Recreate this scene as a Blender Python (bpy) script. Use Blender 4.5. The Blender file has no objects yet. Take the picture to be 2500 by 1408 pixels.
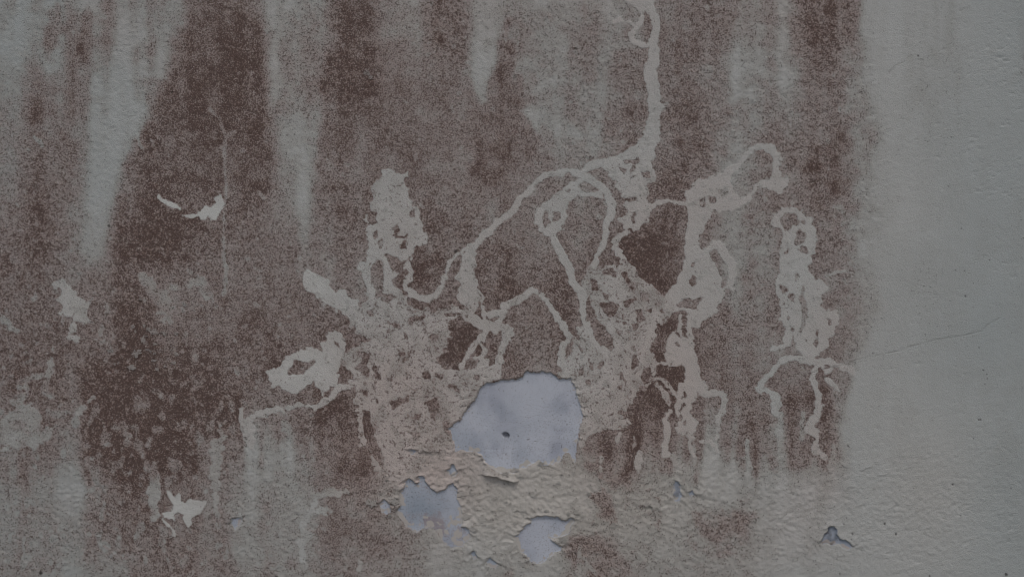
import bpy, math, random
import numpy as np

# ------------------------------------------------------------------ camera, sky, sun, exposure
S = bpy.context.scene
COL = S.collection
CZ = 1.30                       # height of the picture's centre above the ground (m); 1 mm of wall = 1 photo pixel
cam = bpy.data.cameras.new('camera')
cam.lens = 35.0
cam.sensor_width = 36.0
cam.clip_start = 0.05
cam.clip_end = 3000.0
cam_ob = bpy.data.objects.new('camera', cam)
COL.objects.link(cam_ob)
cam_ob.location = (0.0, -2.5 * 35.0 / 36.0, CZ)
cam_ob.rotation_euler = (math.radians(90), 0, 0)
S.camera = cam_ob

SUN_EL, SUN_AZ = math.radians(58), math.radians(-28)      # azimuth measured from the wall's outward normal, to the left
world = bpy.data.worlds.new('World')
S.world = world
world.use_nodes = True
wn = world.node_tree.nodes
wl = world.node_tree.links
wn.clear()
sky = wn.new('ShaderNodeTexSky')
sky.sky_type = 'NISHITA'
sky.sun_disc = False
sky.sun_elevation = SUN_EL
sky.sun_rotation = math.radians(180) - SUN_AZ * -1
sky.air_density = 1.0
sky.dust_density = 4.0
sky.ozone_density = 1.0
bg = wn.new('ShaderNodeBackground')
bg.inputs['Strength'].default_value = 0.10
wo = wn.new('ShaderNodeOutputWorld')
wl.new(sky.outputs[0], bg.inputs[0])
wl.new(bg.outputs[0], wo.inputs[0])

sun = bpy.data.lights.new('sun', 'SUN')
sun.energy = 1.2
sun.angle = math.radians(16)
sun.color = (1.0, 0.965, 0.92)
sun_ob = bpy.data.objects.new('sun', sun)
COL.objects.link(sun_ob)
# direction to the sun from the wall: towards -y (camera side), to the left, up
from mathutils import Vector
ds = Vector((math.sin(SUN_AZ) * math.cos(SUN_EL), -math.cos(SUN_AZ) * math.cos(SUN_EL), math.sin(SUN_EL)))
sun_ob.rotation_euler = ds.to_track_quat('Z', 'Y').to_euler()
sun_ob.location = ds * 20

S.cycles.filter_width = 1.0
S.view_settings.view_transform = 'Standard'
S.view_settings.look = 'None'
S.view_settings.gamma = 1.0
S.view_settings.use_curve_mapping = False
S.view_settings.exposure = -0.55

# ------------------------------------------------------------------ measuring frames: zoom name -> (x0, y0, scale) on the wall (mm)
BX = {
 'z': (0, 0, 1.0),
 'a': (1400, 0, 3.52), 'b': (1250, 350, 3.52), 'c': (800, 350, 3.52), 'd': (1600, 300, 3.52),
 'e': (600, 600, 3.52), 'f': (1050, 600, 3.52), 'g': (1550, 650, 2.8167), 'h': (850, 720, 4.694),
 'i': (1330, 700, 4.694), 'j': (850, 500, 4.693), 'k': (1850, 480, 5.415), 'l': (1840, 700, 4.693),
 'm': (300, 200, 4.0225), 'n': (0, 600, 2.816), 'o': (0, 1000, 3.4514), 'p': (550, 900, 2.7717),
 'q': (850, 950, 4.022), 'r': (1100, 1080, 4.292), 's': (1000, 800, 2.315), 't': (1850, 1000, 3.4508),
 'u': (1350, 1000, 3.4517), 'v': (1800, 700, 3.1286), 'w': (1400, 900, 4.693),
}

# ------------------------------------------------------------------ the grid the wall face is cut from
STEP = 2.2
def axis(lo, hi, wide_lo, wide_hi, far_lo, far_hi):
    mid = np.arange(lo, hi + STEP, STEP)
    def grow(start, wide, end):
        out, p, s = [], start, STEP
        sg = 1 if end > start else -1
        while (end - p) * sg > 0:
            s = min(s * 1.3, 10.0 if (wide - p) * sg > 0 else 120.0)
            p = p + sg * s
            out.append(p)
        out[-1] = end
        return np.array(out)
    return np.concatenate([grow(mid[0], wide_lo, far_lo)[::-1], mid, grow(mid[-1], wide_hi, far_hi)])
XS = axis(-40, 2540, -1000, 3500, -2700, 5200)
YS = axis(-40, 1450, -420, 1820, -1000, 704 + CZ * 1000)
NX, NY = len(XS), len(YS)
X, Y = np.meshgrid(XS, YS)

def cubw(pos, n):
    """rows of cubic B-spline weights (separable smooth noise)"""
    i = np.floor(pos).astype(int)
    t = pos - i
    W = np.zeros((len(pos), n))
    w = [(1 - t) ** 3 / 6, (3 * t ** 3 - 6 * t ** 2 + 4) / 6, (-3 * t ** 3 + 3 * t ** 2 + 3 * t + 1) / 6, t ** 3 / 6]
    r = np.arange(len(pos))
    for k in range(4):
        np.add.at(W, (r, np.clip(i + k - 1, 0, n - 1)), w[k])
    return W

def noise(sx, sy=None, seed=0):
    """smooth noise, about unit variance, feature size sx * sy mm"""
    sy = sy or sx
    rg = np.random.RandomState(seed)
    x0, y0 = -1900.0, -1000.0
    nx = int(6400 / sx) + 5
    ny = int(3100 / sy) + 5
    px = np.clip((XS - x0) / sx, 1, nx - 3)
    py = np.clip((YS - y0) / sy, 1, ny - 3)
    R = rg.randn(ny, nx)
    N = cubw(py, ny) @ R @ cubw(px, nx).T
    return N / 0.48

def sstep(a, b, v):
    t = np.clip((v - a) / (b - a), 0, 1)
    return t * t * (3 - 2 * t)

def conv(box, pts):
    x0, y0, s = BX[box]
    return [(x0 + p[0] / s, y0 + p[1] / s) + tuple(q / s for q in p[2:]) for p in pts]

def window(xa, xb, ya, yb):
    i0, i1 = np.searchsorted(XS, xa), np.searchsorted(XS, xb)
    j0, j1 = np.searchsorted(YS, ya), np.searchsorted(YS, yb)
    return slice(j0, max(j1, j0 + 1)), slice(i0, max(i1, i0 + 1))

PAD = 26
def add_stroke(F, box, pts, pad=PAD):
    p = conv(box, pts)
    for (xa, ya, ra), (xb, yb, rb) in zip(p[:-1], p[1:]):
        m = max(ra, rb) + pad
        w = window(min(xa, xb) - m, max(xa, xb) + m, min(ya, yb) - m, max(ya, yb) + m)
        x, y = X[w], Y[w]
        dx, dy = xb - xa, yb - ya
        L = dx * dx + dy * dy + 1e-9
        t = np.clip(((x - xa) * dx + (y - ya) * dy) / L, 0, 1)
        d = np.hypot(x - xa - t * dx, y - ya - t * dy)
        F[w] = np.maximum(F[w], ra + t * (rb - ra) - d)

def add_poly(F, box, pts, pad=PAD):
    p = np.array(conv(box, pts))
    w = window(p[:, 0].min() - pad, p[:, 0].max() + pad, p[:, 1].min() - pad, p[:, 1].max() + pad)
    x, y = X[w], Y[w]
    inside = np.zeros(x.shape, bool)
    dist = np.full(x.shape, 1e9)
    for (xa, ya), (xb, yb) in zip(p, np.roll(p, -1, 0)):
        dx, dy = xb - xa, yb - ya
        t = np.clip(((x - xa) * dx + (y - ya) * dy) / (dx * dx + dy * dy + 1e-9), 0, 1)
        dist = np.minimum(dist, np.hypot(x - xa - t * dx, y - ya - t * dy))
        cr = ((ya > y) != (yb > y)) & (x < dx * (y - ya) / (dy if abs(dy) > 1e-9 else 1e-9) + xa)
        inside ^= cr
    F[w] = np.maximum(F[w], np.where(inside, dist, -dist))

def field():
    return np.full(X.shape, -1e3)

# ------------------------------------------------------------------ traced data
# each group: name, label, strength, residual stain inside, edge roughness, list of ('s'|'p', box, points)
G = []
def group(name, label, strength, resid, rough, *shapes):
    G.append((name, label, strength, resid, rough, shapes))

group('pale_track', 'long pale track running down from the top edge with a small loop', 1.0, .05, .8,
 ('s','a',[(640,-60,60),(630,0,60),(650,60,42),(672,110,40),(700,170,34),(710,250,32),(690,320,32),(680,380,36),(695,450,50),(688,510,50),(665,580,52),(660,650,55),(675,720,56),(685,790,52),(690,860,48),(695,930,50),(690,1000,50),(685,1060,60),(678,1130,66),(665,1200,68),(610,1270,75),(640,1340,66)]),
 ('s','a',[(520,20,32),(560,60,26),(585,100,20),(585,160,20),(575,200,20),(545,235,22),(515,270,24),(502,310,24),(525,360,24),(570,385,22),(630,395,24),(660,380,20)]),
 ('s','a',[(350,195,8),(420,180,10),(480,195,10),(510,225,14)]),
 ('s','a',[(400,-40,30),(520,0,26),(560,20,26)]))
group('pale_patch', 'knot of pale growth where the vertical track meets the arch', 1.0, .10, 1.0,
 ('p','b',[(800,200),(840,150),(900,110),(960,110),(1020,80),(1030,40),(1080,0),(1230,0),(1200,60),(1170,100),(1195,150),(1215,220),(1240,290),(1220,330),(1170,340),(1150,360),(1165,420),(1160,480),(1200,520),(1195,570),(1170,620),(1160,690),(1110,700),(1090,740),(1050,750),(1010,740),(950,740),(960,690),(890,650),(990,630),(1000,570),(960,530),(970,500),(1050,490),(1060,470),(980,470),(940,460),(920,400),(890,370),(920,330),(860,320),(840,280),(820,230)]),
 ('s','b',[(990,760,28),(930,800,26),(885,850,24),(895,910,26),(945,970,30),(960,1010,32)]),
 ('s','b',[(1180,560,16),(1230,510,24),(1290,500,20),(1350,495,20),(1430,515,14),(1490,520,10)]))
group('pale_track', 'thin pale arching track from the knot down to the left lump', 1.0, .04, .7,
 ('s','b',[(1040,60,26),(960,110,26),(900,130,28),(830,165,34),(740,170,34),(650,205,28),(610,250,28)]),
 ('s','b',[(0,570,16),(50,490,17),(130,400,17),(230,320,20),(290,270,26),(390,255,26),(480,235,26),(560,255,28),(640,290,30),(710,345,30),(790,385,32),(830,450,32),(860,530,34),(850,620,32),(810,680,26),(805,760,24),(800,840,22),(760,920,22),(730,980,24),(700,1050,28)]),
 ('s','c',[(1760,385,14),(1700,440,16),(1640,500,18),(1560,610,24),(1480,660,24),(1430,720,30),(1340,790,24),(1310,830,22),(1270,880,24)]),
 ('s','c',[(1190,905,20),(1110,960,16),(1050,1020,16),(1030,1090,16),(1000,1170,17),(970,1250,20),(920,1310,22),(850,1330,22),(780,1330,28),(720,1290,26),(660,1220,18)]))
group('pale_patch', 'long pale lump hanging under the left end of the arch', 1.0, .07, 1.0,
 ('s','c',[(1270,880,30),(1220,920,44),(1215,1000,56),(1200,1080,66),(1180,1150,72),(1230,1200,62),(1200,1270,68),(1250,1290,52),(1170,1335,50),(1250,1350,40),(1260,1400,36)]),
 ('s','f',[(380,470,34),(370,530,34),(350,590,30),(420,650,28),(460,690,28)]),
 ('s','f',[(430,430,14),(450,520,14),(455,600,14),(490,680,16)]))
group('pale_patch', 'ring shaped pale growth with two dark eyes under the arch', 1.0, .08, .9,
 ('p','b',[(185,620),(240,560),(300,500),(370,450),(420,410),(470,360),(500,330),(560,320),(610,290),(640,320),(590,340),(560,370),(590,400),(650,425),(740,415),(800,430),(780,460),(700,450),(620,460),(560,450),(540,480),(480,495),(470,560),(475,620),(460,680),(430,740),(390,760),(385,800),(340,810),(300,790),(240,750),(190,690)]))
group('pale_track', 'long straight pale track falling from the ring to the right foot', 1.0, .03, .6,
 ('s','b',[(355,770,26),(365,830,28),(400,900,30),(430,970,32),(480,1050,34),(505,1110,32),(520,1180,30),(565,1250,34),(610,1300,34),(610,1400,26)]),
 ('s','f',[(1310,400,34),(1312,460,28),(1310,540,26),(1325,620,26),(1350,680,29),(1370,740,30),(1400,800,29),(1440,850,29),(1490,900,29),(1520,950,22)]))
group('pale_patch', 'tall pale upright patch with dark pits', 1.0, .13, 1.1,
 ('p','c',[(470,240),(520,225),(600,270),(690,245),(690,290),(640,310),(680,350),(690,410),(700,460),(725,510),(705,545),(760,560),(800,600),(790,640),(810,690),(805,730),(850,770),(850,830),(820,890),(770,870),(750,930),(720,960),(715,1000),(640,1015),(580,980),(520,940),(480,960),(470,1010),(430,990),(410,1040),(370,1060),(340,1010),(360,930),(340,840),(350,760),(345,690),(380,690),(420,680),(420,600),(370,570),(385,490),(400,430),(390,370),(440,310)]),
 ('s','c',[(338,615,12),(345,680,14),(350,740,18)]),
 ('s','j',[(290,590,50),(265,660,50),(200,710,44),(150,715,34)]),
 ('s','j',[(200,730,40),(220,830,42),(240,920,38),(265,1010,32),(285,1100,28)]),
 ('s','j',[(400,610,38),(430,700,40),(455,790,50),(450,890,52),(470,970,60),(540,990,50)]),
 ('s','j',[(510,830,34),(580,780,34),(640,720,26),(690,690,34),(715,760,34),(705,830,38),(660,890,40)]))
group('pale_patch', 'stubby pale finger pointing up to the left', 1.0, .08, 1.0,
 ('p','e',[(490,260),(530,205),(580,225),(620,250),(660,280),(710,310),(715,350),(755,380),(770,410),(830,370),(870,385),(890,430),(930,460),(970,470),(975,530),(975,620),(1000,740),(940,690),(900,640),(850,590),(790,545),(730,520),(680,490),(640,430),(580,415),(530,380),(490,320)]))
group('pale_patch', 'pale blotch with a dark hollow left of the broad mass', 1.0, .06, 1.2,
 ('p','e',[(190,1080),(250,1050),(310,1030),(340,960),(400,920),(460,890),(500,880),(560,870),(620,880),(655,890),(645,830),(690,780),(700,745),(770,730),(830,760),(860,810),(870,870),(850,910),(840,960),(800,1060),(790,1180),(740,1200),(700,1240),(660,1270),(610,1230),(580,1185),(530,1190),(490,1230),(460,1265),(400,1270),(360,1240),(300,1215),(240,1210),(200,1150)]))
group('pale_patch', 'broad pinkish pale mass left of the large peeled patch', 1.0, .24, 1.3,
 ('p','h',[(0,90),(60,160),(150,110),(240,60),(300,0),(420,90),(520,80),(560,0),(640,20),(720,110),(780,190),(900,150),(960,220),(1050,170),(1150,140),(1300,130),(1380,150),(1420,220),(1360,270),(1300,255),(1150,290),(1130,360),(1170,430),(1150,500),(1140,590),(1090,660),(1040,690),(1010,740),(1060,800),(1110,860),(1200,870),(1290,860),(1400,870),(1480,800),(1560,820),(1680,830),(1750,860),(1690,960),(1500,1060),(1480,1150),(1300,1408),(110,1408),(140,1170),(60,1050),(0,1000),(50,960),(20,850),(-60,830),(-150,790),(-140,690),(0,640),(90,590),(190,560),(260,520),(100,430),(0,330)]),
 ('p','q',[(110,0),(1280,0),(1270,70),(1180,180),(1100,280),(1010,350),(1000,430),(1040,530),(1060,620),(1000,660),(860,600),(760,650),(700,800),(680,930),(560,870),(540,960),(440,950),(360,790),(350,640),(300,540),(250,450),(280,400),(210,320),(190,240),(130,180)]),
 ('s','p',[(905,180,20),(915,260,17),(920,340,17),(925,430,14),(930,510,12)]),
 ('s','p',[(955,480,9),(990,570,12),(1020,640,15),(1050,700,13)]))
group('pale_track', 'slanting pale track between two dark windows', 1.0, .08, .8,
 ('s','h',[(1290,830,24),(1330,740,24),(1380,660,28),(1420,600,30),(1480,540,32),(1530,480,34),(1560,420,32),(1590,370,30)]),
 ('s','h',[(1380,240,36),(1450,310,32),(1520,360,34),(1590,380,34)]),
 ('s','h',[(1520,570,20),(1570,640,26),(1540,720,26),(1470,720,26)]),
 ('s','h',[(1500,810,40),(1570,780,46),(1590,760,30)]))
group('pale_track', 'lumpy pale track with a fork on the right side of the dark window', 1.0, .10, .9,
 ('s','h',[(1650,340,52),(1690,390,52),(1700,330,40),(1800,370,52),(1830,440,48),(1790,540,40),(1750,610,32),(1740,690,36),(1750,770,42),(1720,820,42),(1660,850,40),(1690,900,44),(1630,970,50)]),
 ('s','h',[(1640,230,36),(1720,210,44),(1780,200,36),(1740,280,30)]))
group('pale_track', 'inverted V of pale track above the large peeled patch', 1.0, .05, .8,
 ('s','f',[(520,590,24),(570,570,28),(640,570,24),(620,510,20),(690,490,27),(760,470,27),(800,440,24),(840,400,24),(880,380,24),(910,390,16)]),
 ('s','f',[(955,405,11),(985,450,16),(1020,500,21),(1050,550,24),(1080,590,26),(1110,640,28),(1150,700,28),(1175,750,26),(1200,780,20),(1170,830,20),(1140,870,27),(1120,930,30),(1120,990,29),(1150,1040,28),(1180,1080,26)]))
group('pale_patch', 'pale vase shaped mass right of the large peeled patch', 1.0, .20, 1.2,
 ('p','b',[(640,1110),(720,1080),(790,1060),(850,1040),(910,1060),(950,1020),(1000,1030),(1060,1080),(1100,1150),(1200,1230),(1290,1310),(1340,1330),(1400,1408),(1300,1500),(690,1500),(680,1408),(650,1300),(620,1230)]),
 ('s','b',[(700,1040,30),(660,1100,32),(640,1160,26),(632,1230,22),(650,1300,26)]),
 ('p','i',[(470,0),(1230,0),(1330,80),(1385,128),(1480,160),(1500,250),(1450,310),(1400,370),(1300,440),(1260,560),(1220,650),(1215,740),(1260,800),(1280,860),(1230,1000),(1160,1120),(1050,1210),(970,1300),(930,1408),(430,1408),(400,1300),(340,1180),(300,1050),(180,1010),(180,900),(150,840),(150,750),(240,650),(330,590),(400,590),(385,480),(440,440),(500,540),(600,650),(720,740),(775,750),(775,620),(750,550),(700,490),(640,430),(590,360),(590,290),(560,200),(530,150),(480,80)]),
 ('p','w',[(0,260),(0,0),(780,0),(800,200),(690,250),(620,400),(500,440),(520,540),(650,620),(600,660),(420,690),(250,720),(160,760),(130,900),(60,900),(60,700),(100,560)]),
 ('s','i',[(1140,1130,26),(1200,1060,24),(1270,1040,22),(1340,1060,22),(1400,1110,22),(1450,1160,22),(1480,1220,22),(1510,1260,18)]),
 ('s','i',[(1290,1110,28),(1350,1180,26),(1390,1260,28),(1430,1330,26)]),
 ('s','i',[(1240,840,40),(1235,930,26),(1235,1000,26),(1250,1050,24)]))
group('pale_patch', 'pale horned growth with a looping tip right of the vertical track', 1.0, .05, 1.0,
 ('p','d',[(250,600),(320,545),(370,495),(450,480),(540,440),(590,425),(610,390),(690,350),(750,310),(780,250),(840,190),(900,170),(980,185),(1040,220),(1060,290),(1065,400),(1080,470),(1130,480),(1120,540),(1070,590),(1000,590),(950,560),(900,540),(860,580),(830,650),(780,700),(720,730),(650,760),(560,760),(500,750),(480,800),(430,850),(410,900),(385,960),(380,1000),(390,1090),(440,1060),(490,1020),(560,1010),(580,1050),(630,1110),(690,1190),(690,1290),(650,1420),(130,1420),(190,1330),(240,1250),(250,1140),(250,1060),(255,980),(270,900),(275,800),(265,700)]),
 ('p','g',[(150,260),(240,160),(330,20),(580,0),(690,0),(670,80),(605,190),(585,260),(560,320),(480,360),(450,400),(430,425),(385,415),(375,330),(310,310),(200,340)]))
group('pale_patch', 'pale bulb on a twin stem below the horned growth', 1.0, .05, 1.0,
 ('s','g',[(312,330,7),(310,400,7),(312,480,10)]),
 ('s','g',[(375,340,18),(368,420,18),(375,500,20),(385,580,22),(395,650,26)]),
 ('p','g',[(205,560),(230,490),(270,465),(310,480),(400,480),(405,620),(430,700),(460,780),(500,840),(480,860),(390,860),(340,820),(340,700),(300,660),(220,650),(205,600)]),
 ('s','g',[(150,665,10),(230,665,11),(310,660,16)]),
 ('s','g',[(470,860,24),(530,880,22),(580,870,18),(610,900,22),(610,970,24),(590,1010,23),(560,1040,18),(575,1090,13),(560,1140,9),(560,1200,8),(558,1300,6)]),
 ('s','g',[(380,860,40),(380,910,26),(360,960,18),(340,1000,24)]),
 ('p','g',[(265,1110),(310,1050),(350,990),(400,1040),(425,1080),(410,1140),(400,1190),(370,1215),(345,1150),(300,1150)]),
 ('s','g',[(330,830,30),(310,880,24),(300,930,18),(290,980,14),(300,1030,12)]))
group('pale_track', 'short wavy pale track near the foot of the twin stem', 1.0, .06, .8,
 ('s','g',[(245,1000,10),(215,1020,14),(205,1080,18),(225,1130,20),(220,1190,18),(200,1250,16),(195,1290,18),(235,1290,14)]),
 ('s','g',[(370,1210,12),(385,1250,10),(405,1300,10)]),
 ('s','g',[(450,1200,9),(520,1200,9),(545,1240,8)]))
group('pale_patch', 'pale upright figure shaped patch at the edge of the clean paint', 1.0, .04, 1.0,
 ('p','k',[(190,290),(210,235),(300,190),(370,140),(450,125),(500,170),(570,200),(630,250),(700,265),(710,350),(740,440),(765,520),(740,620),(725,720),(715,850),(700,910),(640,910),(660,960),(690,1010),(740,1070),(820,1100),(880,1140),(930,1200),(890,1250),(800,1280),(740,1290),(800,1350),(850,1420),(300,1420),(290,1330),(220,1290),(210,1200),(240,1100),(270,1000),(280,900),(270,800),(285,720),(315,640),(320,520),(310,440),(250,410),(190,350)]),
 ('p','l',[(240,0),(850,0),(800,50),(700,90),(770,160),(760,220),(830,270),(920,270),(970,340),(965,410),(930,500),(910,570),(850,590),(860,680),(800,730),(740,790),(640,820),(560,790),(520,740),(500,720),(480,700),(430,600),(400,650),(340,690),(300,690),(340,640),(345,570),(355,490),(330,450),(305,370),(310,290),(325,220),(300,140),(240,80)]),
 ('s','l',[(190,712,16),(260,697,18),(340,670,24)]))
group('pale_track', 'pale arc with a wavy stem under the figure shaped patch', 1.0, .05, .8,
 ('s','l',[(40,1170,22),(90,1110,25),(150,1030,28),(210,960,28),(270,890,28),(340,825,28),(420,805,28),(520,825,30),(600,850,35),(700,870,48),(800,865,46),(880,860,40),(930,885,30),(1010,920,32),(1090,940,34),(1140,980,26)]),
 ('s','l',[(800,930,30),(840,955,40),(870,930,30)]),
 ('s','l',[(700,930,36),(680,1020,30),(680,1090,33),(710,1170,31),(730,1240,34),(740,1300,38),(750,1400,34)]),
 ('s','g',[(1255,930,20),(1265,980,23),(1250,1030,24),(1210,1070,24),(1185,1110,22),(1240,1140,19),(1255,1190,17),(1230,1250,22),(1300,1310,18)]))
group('pale_track', 'small slanting pale dash right of the wavy stem', .9, .05, .8,
 ('s','l',[(825,1055,22),(880,1090,27),(930,1140,27),(970,1190,22)]))
group('pale_track', 'pale hook shaped track left of the wavy stem', 1.0, .04, .8,
 ('s','l',[(30,1190,18),(120,1190,22),(190,1200,30),(250,1260,42),(260,1330,50),(240,1400,46)]),
 ('s','g',[(955,950,26),(958,1000,22)]))
group('pale_track', 'faint pale curl above the right of the figure shaped patch', .7, .05, .6,
 ('s','k',[(900,1050,10),(1020,1000,12),(1140,985,14),(1240,1010,10)]))
group('pale_patch', 'bright white smear on the dark left streak', 1.0, .0, .7,
 ('p','m',[(585,1310),(640,1300),(700,1300),(740,1275),(775,1290),(800,1220),(860,1220),(900,1215),(920,1185),(900,1150),(930,1115),(970,1120),(985,1150),(995,1210),(970,1230),(960,1280),(930,1310),(910,1345),(850,1335),(840,1305),(760,1365),(740,1330),(700,1330),(640,1340)]))
group('pale_track', 'small bright streak left of the white smear', 1.0, .02, .6,
 ('s','m',[(345,1110,10),(380,1165,18),(440,1195,20),(500,1215,17),(560,1250,10)]))
group('pale_track', 'faint vertical line through the dark left streak', .38, .05, .6,
 ('s','m',[(850,270,16),(950,370,16),(1010,540,14),(1000,700,16),(1000,850,13),(1015,1000,14),(1000,1350,13)]),
 ('s','z',[(547,535,4),(546,610,4),(553,660,4),(548,720,5)]),
 ('s','z',[(552,335,4),(575,320,3)]))
group('pale_patch', 'ragged pale patch with a tail near the left edge', .85, .10, 1.2,
 ('p','n',[(380,270),(430,245),(470,290),(520,320),(590,380),(610,420),(590,470),(570,480),(620,510),(580,525),(540,530),(520,600),(545,630),(520,660),(475,625),(490,560),(510,500),(510,470),(410,465),(430,400),(405,370),(430,320)]))
group('pale_patch', 'small faint pale fleck beside the ragged patch', .55, .15, 1.0,
 ('p','n',[(215,380),(235,320),(280,345),(240,385)]))
group('pale_track', 'faint pale track entering at the left edge', .6, .15, 1.0,
 ('s','n',[(-60,480,18),(0,490,22),(50,530,20),(100,580,22),(125,592,16)]))
group('pale_track', 'faint crooked pale track low on the left', .6, .18, 1.2,
 ('s','n',[(370,700,8),(365,760,10),(350,810,20),(350,880,18),(300,890,18),(220,900,18),(175,930,18),(190,990,20),(170,1040,20),(90,1070,26)]),
 ('s','n',[(640,1040,14),(600,1090,16),(540,1150,14)]))
group('pale_patch', 'mottled pale patch at the lower left edge', .55, .25, 1.6,
 ('p','n',[(60,1150),(110,1100),(200,1090),(310,1180),(300,1250),(400,1230),(360,1300),(240,1390),(60,1390),(-60,1380),(-60,1220)]))
group('pale_patch', 'faint grey clouding on the dark left streak', .42, .25, 2.0,
 ('s','n',[(1190,285,20),(1280,260,26),(1400,240,34),(1420,330,30)]),
 ('s','n',[(1000,230,40),(1050,320,50),(1110,350,50),(1150,430,50),(1170,500,30)]),
 ('s','n',[(980,1000,10),(975,1060,14),(975,1140,14)]),
 ('s','n',[(800,1260,30),(850,1220,26),(880,1320,16),(920,1380,14)]))
group('pale_track', 'pale forked track running left from the broad mass', .95, .10, .9,
 ('s','p',[(860,115,15),(780,120,17),(740,160,16),(710,200,17),(670,230,17),(620,260,17),(560,250,16),(500,245,15),(440,265,17)]),
 ('s','p',[(395,290,10),(350,268,20),(300,285,20),(240,300,17),(190,320,17),(160,350,18),(180,420,24),(190,480,24),(180,525,18)]),
 ('s','p',[(115,270,10),(112,330,15),(130,390,18),(150,460,22),(170,500,22)]))
group('pale_patch', 'pale upright bar with a soft top in the lower left', .62, .25, 1.0,
 ('s','o',[(1310,450,26),(1300,520,44),(1310,620,50),(1300,720,50),(1290,800,40),(1310,900,30)]))
group('pale_patch', 'bright flower shaped splash in the lower left', 1.0, .01, .7,
 ('p','o',[(1410,675),(1440,690),(1480,730),(1510,700),(1530,720),(1520,770),(1560,780),(1600,750),(1650,755),(1740,770),(1730,820),(1690,870),(1630,890),(1620,950),(1590,970),(1550,930),(1550,880),(1500,850),(1480,880),(1470,930),(1420,910),(1380,870),(1440,850),(1460,790),(1430,740)]),
 ('p','o',[(1370,920),(1420,950),(1450,980),(1480,1020),(1480,1065),(1450,1020),(1440,990),(1390,970)]))
group('pale_patch', 'second pale bar right of the flower shaped splash', .6, .22, 1.2,
 ('s','o',[(1860,170,22),(1890,230,28),(1830,280,48),(1830,400,52),(1820,550,45),(1820,700,30),(1825,850,10)]))
group('pale_track', 'broken pale track low in the picture left of the peeling zone', .75, .15, 1.2,
 ('s','p',[(820,830,20),(700,840,24),(620,860,20),(595,940,18),(560,1010,18),(520,1090,22),(570,1130,26),(510,1180,20),(530,1260,18),(550,1340,13)]),
 ('s','p',[(600,960,22),(680,960,24)]))
group('pale_patch', 'small pale drop near the bottom edge', .75, .05, .7,
 ('s','p',[(910,1295,10),(912,1320,16),(905,1355,14)]))
group('pale_track', 'short pale streaks on the dark upper left', .55, .1, .7,
 ('s','m',[(145,515,11),(160,580,14),(175,640,10)]),
 ('s','m',[(270,560,10),(300,630,8)]),
 ('s','m',[(1330,1080,10),(1380,1140,9)]),
 ('s','z',[(85,335,5),(97,345,7),(105,358,5)]))
group('pale_patch', 'pale stub low on the right of the vase shaped mass', .9, .06, .8,
 ('s','w',[(745,965,30),(740,1040,38),(725,1110,34),(740,1170,20)]),
 ('s','w',[(320,1010,10),(310,1100,12),(315,1170,12)]),
 ('s','w',[(530,740,26),(500,800,22),(510,850,14)]))

group('pale_track', 'faint thin drips below the vase shaped mass', .62, .08, .7,
 ('s','w',[(690,780,10),(695,860,13),(690,900,8)]),
 ('s','w',[(1480,820,12),(1560,815,14),(1620,860,12),(1640,990,9),(1640,1060,7)]),
 ('s','w',[(1380,850,9),(1390,1000,14),(1385,1080,10)]),
 ('s','w',[(1130,980,24),(1160,1080,26),(1240,1130,20)]),
 ('s','w',[(1990,820,18),(1985,960,24),(2010,1090,26),(1990,1200,20)]),
 ('s','w',[(1830,1080,14),(1820,1180,18)]))
group('pale_track', 'faint thin runs at the foot of the clean paint edge', .5, .1, .9,
 ('s','z',[(1905,1010,5),(1900,1060,7),(1910,1110,7)]),
 ('s','z',[(1960,1010,4),(1955,1070,6)]),
 ('s','z',[(2035,1090,6),(2030,1140,9)]),
 ('s','r',[(1400,1210,14),(1460,1300,22),(1530,1370,18)]),
 ('s','z',[(1415,1330,4),(1412,1400,6)]))

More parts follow.
